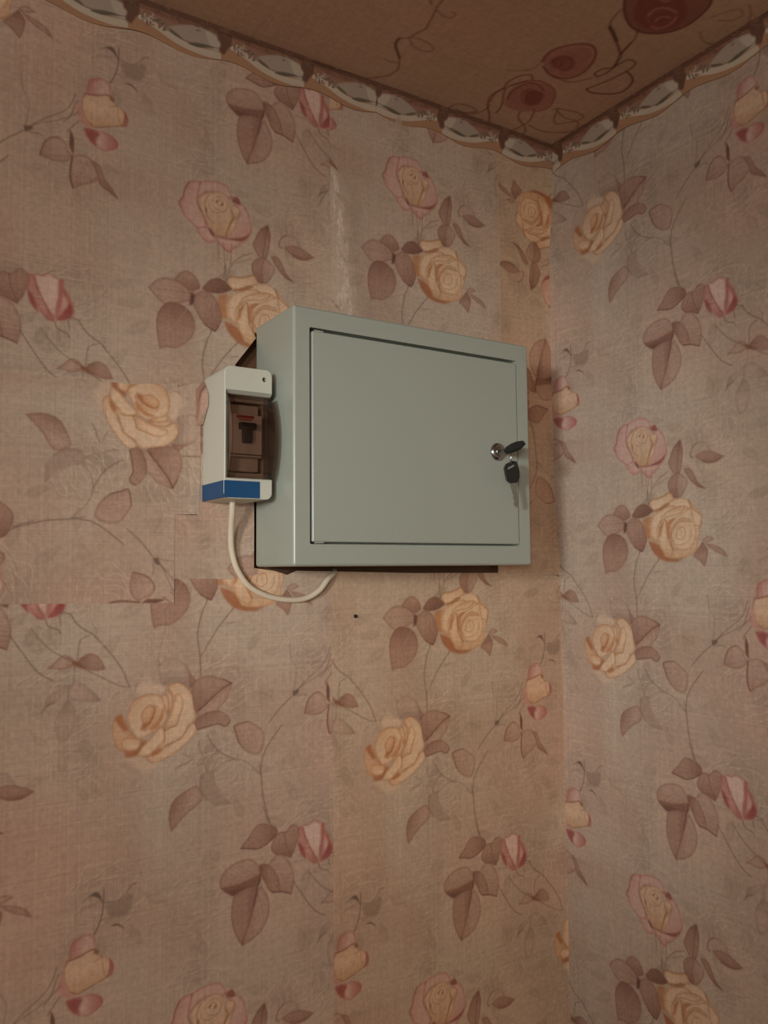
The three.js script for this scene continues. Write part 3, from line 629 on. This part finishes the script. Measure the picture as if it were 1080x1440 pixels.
{
  const g = box(SIZE + 0.24, 0.12, SIZE + 0.24, -SIZE / 2, CEIL + 0.06, SIZE / 2), uv = g.attributes.uv, p = g.attributes.position;
  for (let i = 0; i < p.count; i++) uv.setXY(i, (p.getX(i) + 1.2) / 1.2, 1 - p.getZ(i) / 0.9);
  structure(mesh('ceiling', g, M.ceiling), 'dark brown papered ceiling with curling red rose scrolls');
  structure(mesh('floor', box(SIZE + 0.24, 0.12, SIZE + 0.24, -SIZE / 2, -0.06, SIZE / 2), M.floor), 'brown painted floor');
}
// the border strip between walls and ceiling: scalloped foot, slightly bowed out at the top
function borderStrip(s0, s1, phase, mirrored, deep) {
  const pts = [], N = Math.ceil((s1 - s0) / 0.004), H = 0.038;
  const foot = (s) => { let q = ((s - phase) / BORDER) % 1; q = q < 0 ? q + 1 : q; if (mirrored) q = 1 - q; return H * (0.9 + 0.1 * Math.sin((q - 0.4) * Math.PI * 2)); };
  for (let i = 0; i <= N; i++) { const s = s0 + ((s1 - s0) * i) / N; pts.push([s, -foot(s)]); }
  pts.push([s1, 0], [s0, 0]);
  return sheet(pts, [], (s, y) => deep + 0.0022 + 0.010 * Math.pow(Math.max(0, 1 + y / H), 2) + 0.001 * noise.noise(s * 14, y * 30, 2), (s, y) => [((s - phase) / BORDER) * (mirrored ? -1 : 1), 1 + y / 0.04], 0.01);
}
for (const [n, turn, parts] of [[1, 0, [[-1.6, -0.3, -0.604, false], [-0.3, -0.004, -0.198, true]]], [2, -Math.PI / 2, [[0.004, 1.4, 0.0185, false]]]]) {
  const g = structure(new THREE.Group(), n === 1 ? 'scalloped brown and white paper border above the box' : 'scalloped brown and white paper border right of the corner');
  g.name = `trim_${n}`; g.position.set(0, CEIL, 0); g.rotation.y = turn; scene.add(g);
  for (const [a, b, phase, mirrored] of parts) mesh('border_strip', borderStrip(a, b, phase, mirrored, 0), M.border, g);
}

// ------------------------------------------------------------------ the grey metal box
const BX0 = -0.4588, BX1 = -0.1424, BD = 0.0966, BH = 0.267;
{
  const t = thing('electrical_box', 'grey metal electrical box with a locked door, hung near the corner of the room', 'electrical box', [(BX0 + BX1) / 2, BASE, 0]);
  const w = BX1 - BX0, dw = 0.2762, dh = 0.2183, dx = 0.0012, dy = 0.1338, gap = 0.0026;
  const shell = box(w, BH, BD - 0.0015, 0, BH / 2, (BD + 0.0015) / 2, 0.0032, 4);
  const body = cut(shell, box(dw + 0.0038, dh + 0.0054, 0.03, dx - 0.0011, dy + 0.0003, BD, 0.002, 2), box(w - 0.006, BH - 0.006, BD, 0, BH / 2, BD / 2 - 0.034));
  mesh('body', body, M.paint, t);
  const door = mesh('door', box(dw, dh, 0.016, dx, dy - 0.0002, BD - 0.0078, 0.0018, 3), M.paint, t);
  door.userData.label = 'flat grey door with rounded edges';
  for (const y of [dy + dh / 2 + 0.0005, dy - dh / 2 - 0.0005]) mesh('hinge', new THREE.CylinderGeometry(0.0013, 0.0011, 0.01, 10).rotateZ(Math.PI / 2).translate(dx - dw / 2 + 0.009, y, BD - 0.0025), M.paint, door);
  const lx = -0.193 - (BX0 + BX1) / 2, ly = 0.133;
  const lock = mesh('lock', new THREE.LatheGeometry([[0, 0], [0.0106, 0], [0.0107, 0.001], [0.01, 0.0026], [0.008, 0.0039], [0.0062, 0.0042], [0.0055, 0.0036], [0.0055, 0.0052], [0.0048, 0.0062], [0, 0.0064]].map((q) => new THREE.Vector2(...q)), 40).rotateX(Math.PI / 2).translate(lx, ly, BD + 0.0001), M.chrome, door);
  lock.userData.label = 'round chrome lock';
}
// ------------------------------------------------------------------ keys
function keyHead(pts, slot, thick) {
  const s = new THREE.Shape(pts.map((q) => new THREE.Vector2(...q))); if (slot) s.holes.push(new THREE.Path(slot.map((q) => new THREE.Vector2(...q))));
  const g = new THREE.ExtrudeGeometry(s, { depth: thick - 0.0012, bevelEnabled: true, bevelThickness: 0.0006, bevelSize: 0.0006, bevelSegments: 2 }); g.translate(0, 0, -thick / 2 + 0.0006); return g;
}
function keyBlade(len) {
  const s = new THREE.Shape(); s.moveTo(-0.0032, 0.001); s.lineTo(0.0034, 0.001); s.lineTo(0.0034, -0.007); s.lineTo(0.0028, -0.0075); s.lineTo(0.0028, -len + 0.003); s.lineTo(0.0008, -len); s.lineTo(-0.001, -len + 0.001);
  for (let i = 0; i < 5; i++) { const y = -len + 0.004 + i * (len - 0.013) / 5; s.lineTo(-0.0024 + (i % 2) * 0.0012, y); s.lineTo(-0.0012 + ((i + 1) % 2) * -0.001, y + 0.0015); }
  s.lineTo(-0.0024, -0.008); s.lineTo(-0.0032, -0.007); s.closePath();
  const g = new THREE.ExtrudeGeometry(s, { depth: 0.0016, bevelEnabled: true, bevelThickness: 0.0002, bevelSize: 0.0002, bevelSegments: 1 }); g.translate(0, 0, -0.0008); return g;
}
const HEAD = [[-0.0042, 0], [0.0048, 0], [0.0095, 0.0045], [0.0108, 0.012], [0.0085, 0.023], [0.0035, 0.0245], [-0.0065, 0.022], [-0.0102, 0.018], [-0.0092, 0.004]];
const SLOT = [[-0.0062, 0.0145], [0.0056, 0.0178], [0.0056, 0.0216], [-0.0062, 0.0183]];
{
  const a = thing('key', 'black-headed key stuck in the lock of the grey box', 'key', [-0.193, BASE + 0.133, BD + 0.0062]);
  const m = new THREE.Matrix4().makeBasis(new THREE.Vector3(0.62, 0.78, -0.1).normalize(), new THREE.Vector3(0.12, 0.1, 1).normalize(), new THREE.Vector3(0.78, -0.62, 0).normalize());
  mesh('head', keyHead([[-0.003, 0.0005], [0.003, 0.0005], [0.0066, 0.006], [0.0078, 0.014], [0.0058, 0.025], [0.002, 0.0285], [-0.0048, 0.0245], [-0.0066, 0.014], [-0.0058, 0.005]], null, 0.0034).translate(0, 0.0072, 0).applyMatrix4(m), M.keyBlack, a);
  mesh('blade', box(0.0052, 0.0075, 0.0016, 0, 0.0042, 0, 0.0003, 1).applyMatrix4(m), M.brass, a);
  const b = thing('key', 'black-headed key dangling from a ring below the lock', 'key', [-0.1858, BASE + 0.0955, BD + 0.0185]);
  b.rotation.set(0.06, -0.35, 0.17);
  mesh('head', keyHead(HEAD, SLOT, 0.0034).scale(0.82, 1, 1), M.keyBlack, b); mesh('blade', keyBlade(0.0285), M.brass, b);
  const r = mesh('key_ring', new THREE.TorusGeometry(0.0088, 0.0005, 8, 40), M.chrome);
  r.position.set(-0.1895, BASE + 0.1238, BD + 0.0195); r.rotation.set(0.1, 0.9, 0);
  r.userData = { label: 'thin wire ring joining the two keys at the lock', category: 'key ring' };
}
// ------------------------------------------------------------------ the breaker enclosure left of the box
const EX0 = -0.519, EX1 = -0.4665, EY0 = 0.0687, EY1 = 0.204, ED = 0.062;
function roundRect(w, h, r) { const s = new THREE.Shape(), x = w / 2, y = h / 2; s.moveTo(-x + r, -y); s.lineTo(x - r, -y); s.absarc(x - r, -y + r, r, -Math.PI / 2, 0); s.lineTo(x, y - r); s.absarc(x - r, y - r, r, 0, Math.PI / 2); s.lineTo(-x + r, y); s.absarc(-x + r, y - r, r, Math.PI / 2, Math.PI); s.lineTo(-x, -y + r); s.absarc(-x + r, -y + r, r, Math.PI, Math.PI * 1.5); return s; }
const ew = EX1 - EX0, eh = EY1 - EY0;
{
  const t = thing('breaker_enclosure', 'small white plastic breaker enclosure with a smoked cover, left of the grey box', 'breaker enclosure', [(EX0 + EX1) / 2, BASE + (EY0 + EY1) / 2, 0.0005]);
  const shell = new THREE.ExtrudeGeometry(roundRect(ew - 0.002, eh - 0.002, 0.006), { depth: ED - 0.002, bevelEnabled: true, bevelThickness: 0.001, bevelSize: 0.001, bevelSegments: 3, curveSegments: 8 });
  shell.translate(0, 0, 0.001); shell.clearGroups();
  const notch = new THREE.Shape([[0.05, -0.0465], [0.07, -0.0475], [0.07, 0.047], [0.0625, 0.0435], [0.056, 0.0395], [0.05, 0.0385]].map(([z, y]) => new THREE.Vector2(-z, y)));   // recess for the cover, seen from the side
  const ng = new THREE.ExtrudeGeometry(notch, { depth: ew + 0.02, bevelEnabled: false }); ng.rotateY(Math.PI / 2).translate(-ew / 2 + 0.0016, 0, 0); ng.clearGroups();
  const inner = box(ew - 0.005, 0.074, 0.05, 0, -0.003, 0.03), hole = new THREE.CylinderGeometry(0.0026, 0.0026, 0.03, 20).rotateX(Math.PI / 2).translate(ew / 2 - 0.0088, eh / 2 - 0.0105, ED);
  mesh('housing', cut(shell, ng, inner, hole), M.white, t);
  mesh('screw', new THREE.CylinderGeometry(0.0022, 0.0022, 0.003, 16).rotateX(Math.PI / 2).translate(ew / 2 - 0.0088, eh / 2 - 0.0105, ED - 0.014), M.iron, t);
  // smoked cover: bowed front with two side cheeks
  const arc = (z0, bow, y) => z0 + bow * (1 - Math.pow(Math.abs(y) / 0.0425, 2.2)), outer = [], innerArc = [];
  for (let i = 0; i <= 20; i++) { const y = -0.0425 + 0.085 * i / 20; outer.push([arc(0.066, 0.0115, y), y - 0.0045]); innerArc.unshift([arc(0.0644, 0.0115, y), y * 0.975 - 0.0045]); }
  const prof = (pts, depth, x) => { const g = new THREE.ExtrudeGeometry(new THREE.Shape(pts.map(([z, y]) => new THREE.Vector2(-z, y))), { depth, bevelEnabled: false }); g.rotateY(Math.PI / 2).translate(x, 0, 0); g.clearGroups(); return g; };
  const cw = ew - 0.0052, foot = [[0.0506, -0.047], [0.0506, 0.038]];
  const front = prof([[0.0506, -0.047], ...outer, [0.0506, 0.038], [0.0506, 0.0365], ...innerArc, [0.0506, -0.0455]], cw - 0.0032, -cw / 2 + 0.0016);
  const cheek = (x) => prof([[0.0506, -0.047], ...outer, [0.0506, 0.038]], 0.0016, x);
  mesh('cover', mergeGeometries([front, cheek(-cw / 2), cheek(cw / 2 - 0.0016)]).translate(-0.0009, 0, 0), M.smoke, t).userData.label = 'bowed cover of smoked brown plastic';
  // blue tape round the foot of the left side and front
  const ty = -eh / 2 + 0.0095, th = 0.0172;
  mesh('blue_tape', mergeGeometries([box(0.0004, th, ED - 0.002, -ew / 2 - 0.0002, ty, ED / 2 - 0.0006), box(0.0385, th, 0.0004, -ew / 2 + 0.0193, ty, ED + 0.0002)]), M.blue, t).userData.label = 'strip of bright blue tape';
}
{
  const t = thing('circuit_breaker', 'pale circuit breaker with a black toggle behind the smoked cover', 'circuit breaker', [(EX0 + EX1) / 2, BASE + (EY0 + EY1) / 2 - 0.003, 0.008]);
  mesh('body', mergeGeometries([box(0.036, 0.07, 0.036, 0, 0, 0.02, 0.0015), box(0.036, 0.044, 0.012, 0, 0.001, 0.042, 0.0012)]), M.module, t);
  mesh('toggle', mergeGeometries([box(0.0175, 0.007, 0.007, 0, 0.0105, 0.0515, 0.0012), box(0.0105, 0.016, 0.005, 0, 0.001, 0.0505, 0.0012)]), M.toggle, t);
  mesh('print', mergeGeometries([box(0.019, 0.003, 0.0003, -0.001, 0.0205, 0.0481), box(0.014, 0.0014, 0.0003, -0.001, 0.0175, 0.0481)]), M.red, t);
  mesh('groove', box(0.0362, 0.0012, 0.0006, 0, -0.0185, 0.0479), M.dark, t);
}
// ------------------------------------------------------------------ cable and nail
{
  const P = [[-0.496, 0.072, 0.028], [-0.4945, 0.058, 0.0235], [-0.4915, 0.038, 0.013], [-0.4885, 0.018, 0.0075], [-0.482, -0.002, 0.0065], [-0.468, -0.0205, 0.0062], [-0.447, -0.0315, 0.0062], [-0.422, -0.0365, 0.0062], [-0.4, -0.0355, 0.0062], [-0.384, -0.0275, 0.008], [-0.371, -0.014, 0.0065], [-0.36, -0.0075, 0.001], [-0.352, -0.0045, -0.012]];
  const c = new THREE.CatmullRomCurve3(P.map((q) => new THREE.Vector3(...q)), false, 'centripetal');
  const g = mesh('cable', new THREE.TubeGeometry(c, 140, 0.0032, 12), M.cable); g.position.y = BASE;
  g.userData = { label: 'white cable looping from the small breaker enclosure to below the grey box', category: 'cable' };
  const n = mesh('nail', new THREE.LatheGeometry([[0, -0.02], [0.0008, -0.018], [0.0008, 0], [0.0022, 0.0002], [0.0018, 0.0014], [0, 0.0018]].map((q) => new THREE.Vector2(...q)), 14).rotateX(Math.PI / 2), M.iron);
  n.position.set(-0.3335, BASE - 0.058, 0.0028); n.userData = { label: 'small dark nail head in the wallpaper below the box', category: 'nail' };
}
// ------------------------------------------------------------------ added lamps, unseen behind the camera: even fill and a narrow spot
{
  const t = thing('added_fill_lamp', 'frosted ball lamp added for fill light, unseen behind the viewer', 'lamp', [FILL_GLOBE.at.x, 0, FILL_GLOBE.at.z]);
  mesh('ceiling_rose', new THREE.CylinderGeometry(0.05, 0.06, 0.03, 32).translate(0, CEIL - 0.015, 0), M.white, t);
  mesh('cord', new THREE.CylinderGeometry(0.004, 0.004, CEIL - 0.03 - FILL_GLOBE.at.y - FILL_GLOBE.radius, 10).translate(0, (CEIL - 0.03 + FILL_GLOBE.at.y + FILL_GLOBE.radius) / 2, 0), M.white, t);
  mesh('globe', new THREE.SphereGeometry(FILL_GLOBE.radius, 40, 24).translate(0, FILL_GLOBE.at.y, 0), new THREE.MeshStandardMaterial({ color: '#fff2dc', roughness: 0.5, emissive: FILL_GLOBE.color, emissiveIntensity: 1 }), t).castShadow = false;
  const light = new THREE.PointLight(FILL_GLOBE.color, FILL_GLOBE.power, 0, 2);
  light.position.copy(FILL_GLOBE.at); light.castShadow = true; light.shadow.radius = 6; scene.add(light);
}
{
  const dir = ADDED_SPOT.aim.clone().sub(ADDED_SPOT.at).normalize(), t = thing('added_spot_lamp', 'added unseen spot lamp with a cone shade, its narrow beam imitating lens falloff', 'lamp', [ADDED_SPOT.at.x, 0, ADDED_SPOT.at.z]);
  mesh('base', new THREE.CylinderGeometry(0.13, 0.14, 0.025, 40).translate(0, 0.0125, 0), M.iron, t);
  mesh('pole', new THREE.CylinderGeometry(0.01, 0.01, ADDED_SPOT.at.y - 0.02, 14).translate(-dir.x * 0.26, ADDED_SPOT.at.y / 2, -dir.z * 0.26), M.iron, t);
  const q = new THREE.Quaternion().setFromUnitVectors(new THREE.Vector3(0, -1, 0), dir), shade = new THREE.LatheGeometry([[0.03, 0.26], [0.07, 0.25], [0.1, 0.2], [0.112, 0], [0.11, 0], [0.098, 0.198], [0.068, 0.247], [0.03, 0.256]].map((v) => new THREE.Vector2(...v)), 48);
  const put = (m) => { m.quaternion.copy(q); m.position.set(0, ADDED_SPOT.at.y, 0); return m; };
  put(mesh('shade', shade, M.iron, t));
  put(mesh('bulb', new THREE.SphereGeometry(0.045, 32, 20).translate(0, 0.15, 0), new THREE.MeshStandardMaterial({ color: '#fff6e6', emissive: ADDED_SPOT.color, emissiveIntensity: 6 }), t));
  const light = new THREE.SpotLight(ADDED_SPOT.color, ADDED_SPOT.power, 0, ADDED_SPOT.angle, 1, 2);
  light.position.copy(ADDED_SPOT.at).addScaledVector(dir, 0.03); light.target.position.copy(ADDED_SPOT.aim); light.castShadow = true; light.shadow.radius = ADDED_SPOT.radius / 0.02; scene.add(light, light.target);
}
renderer.render(scene, camera);
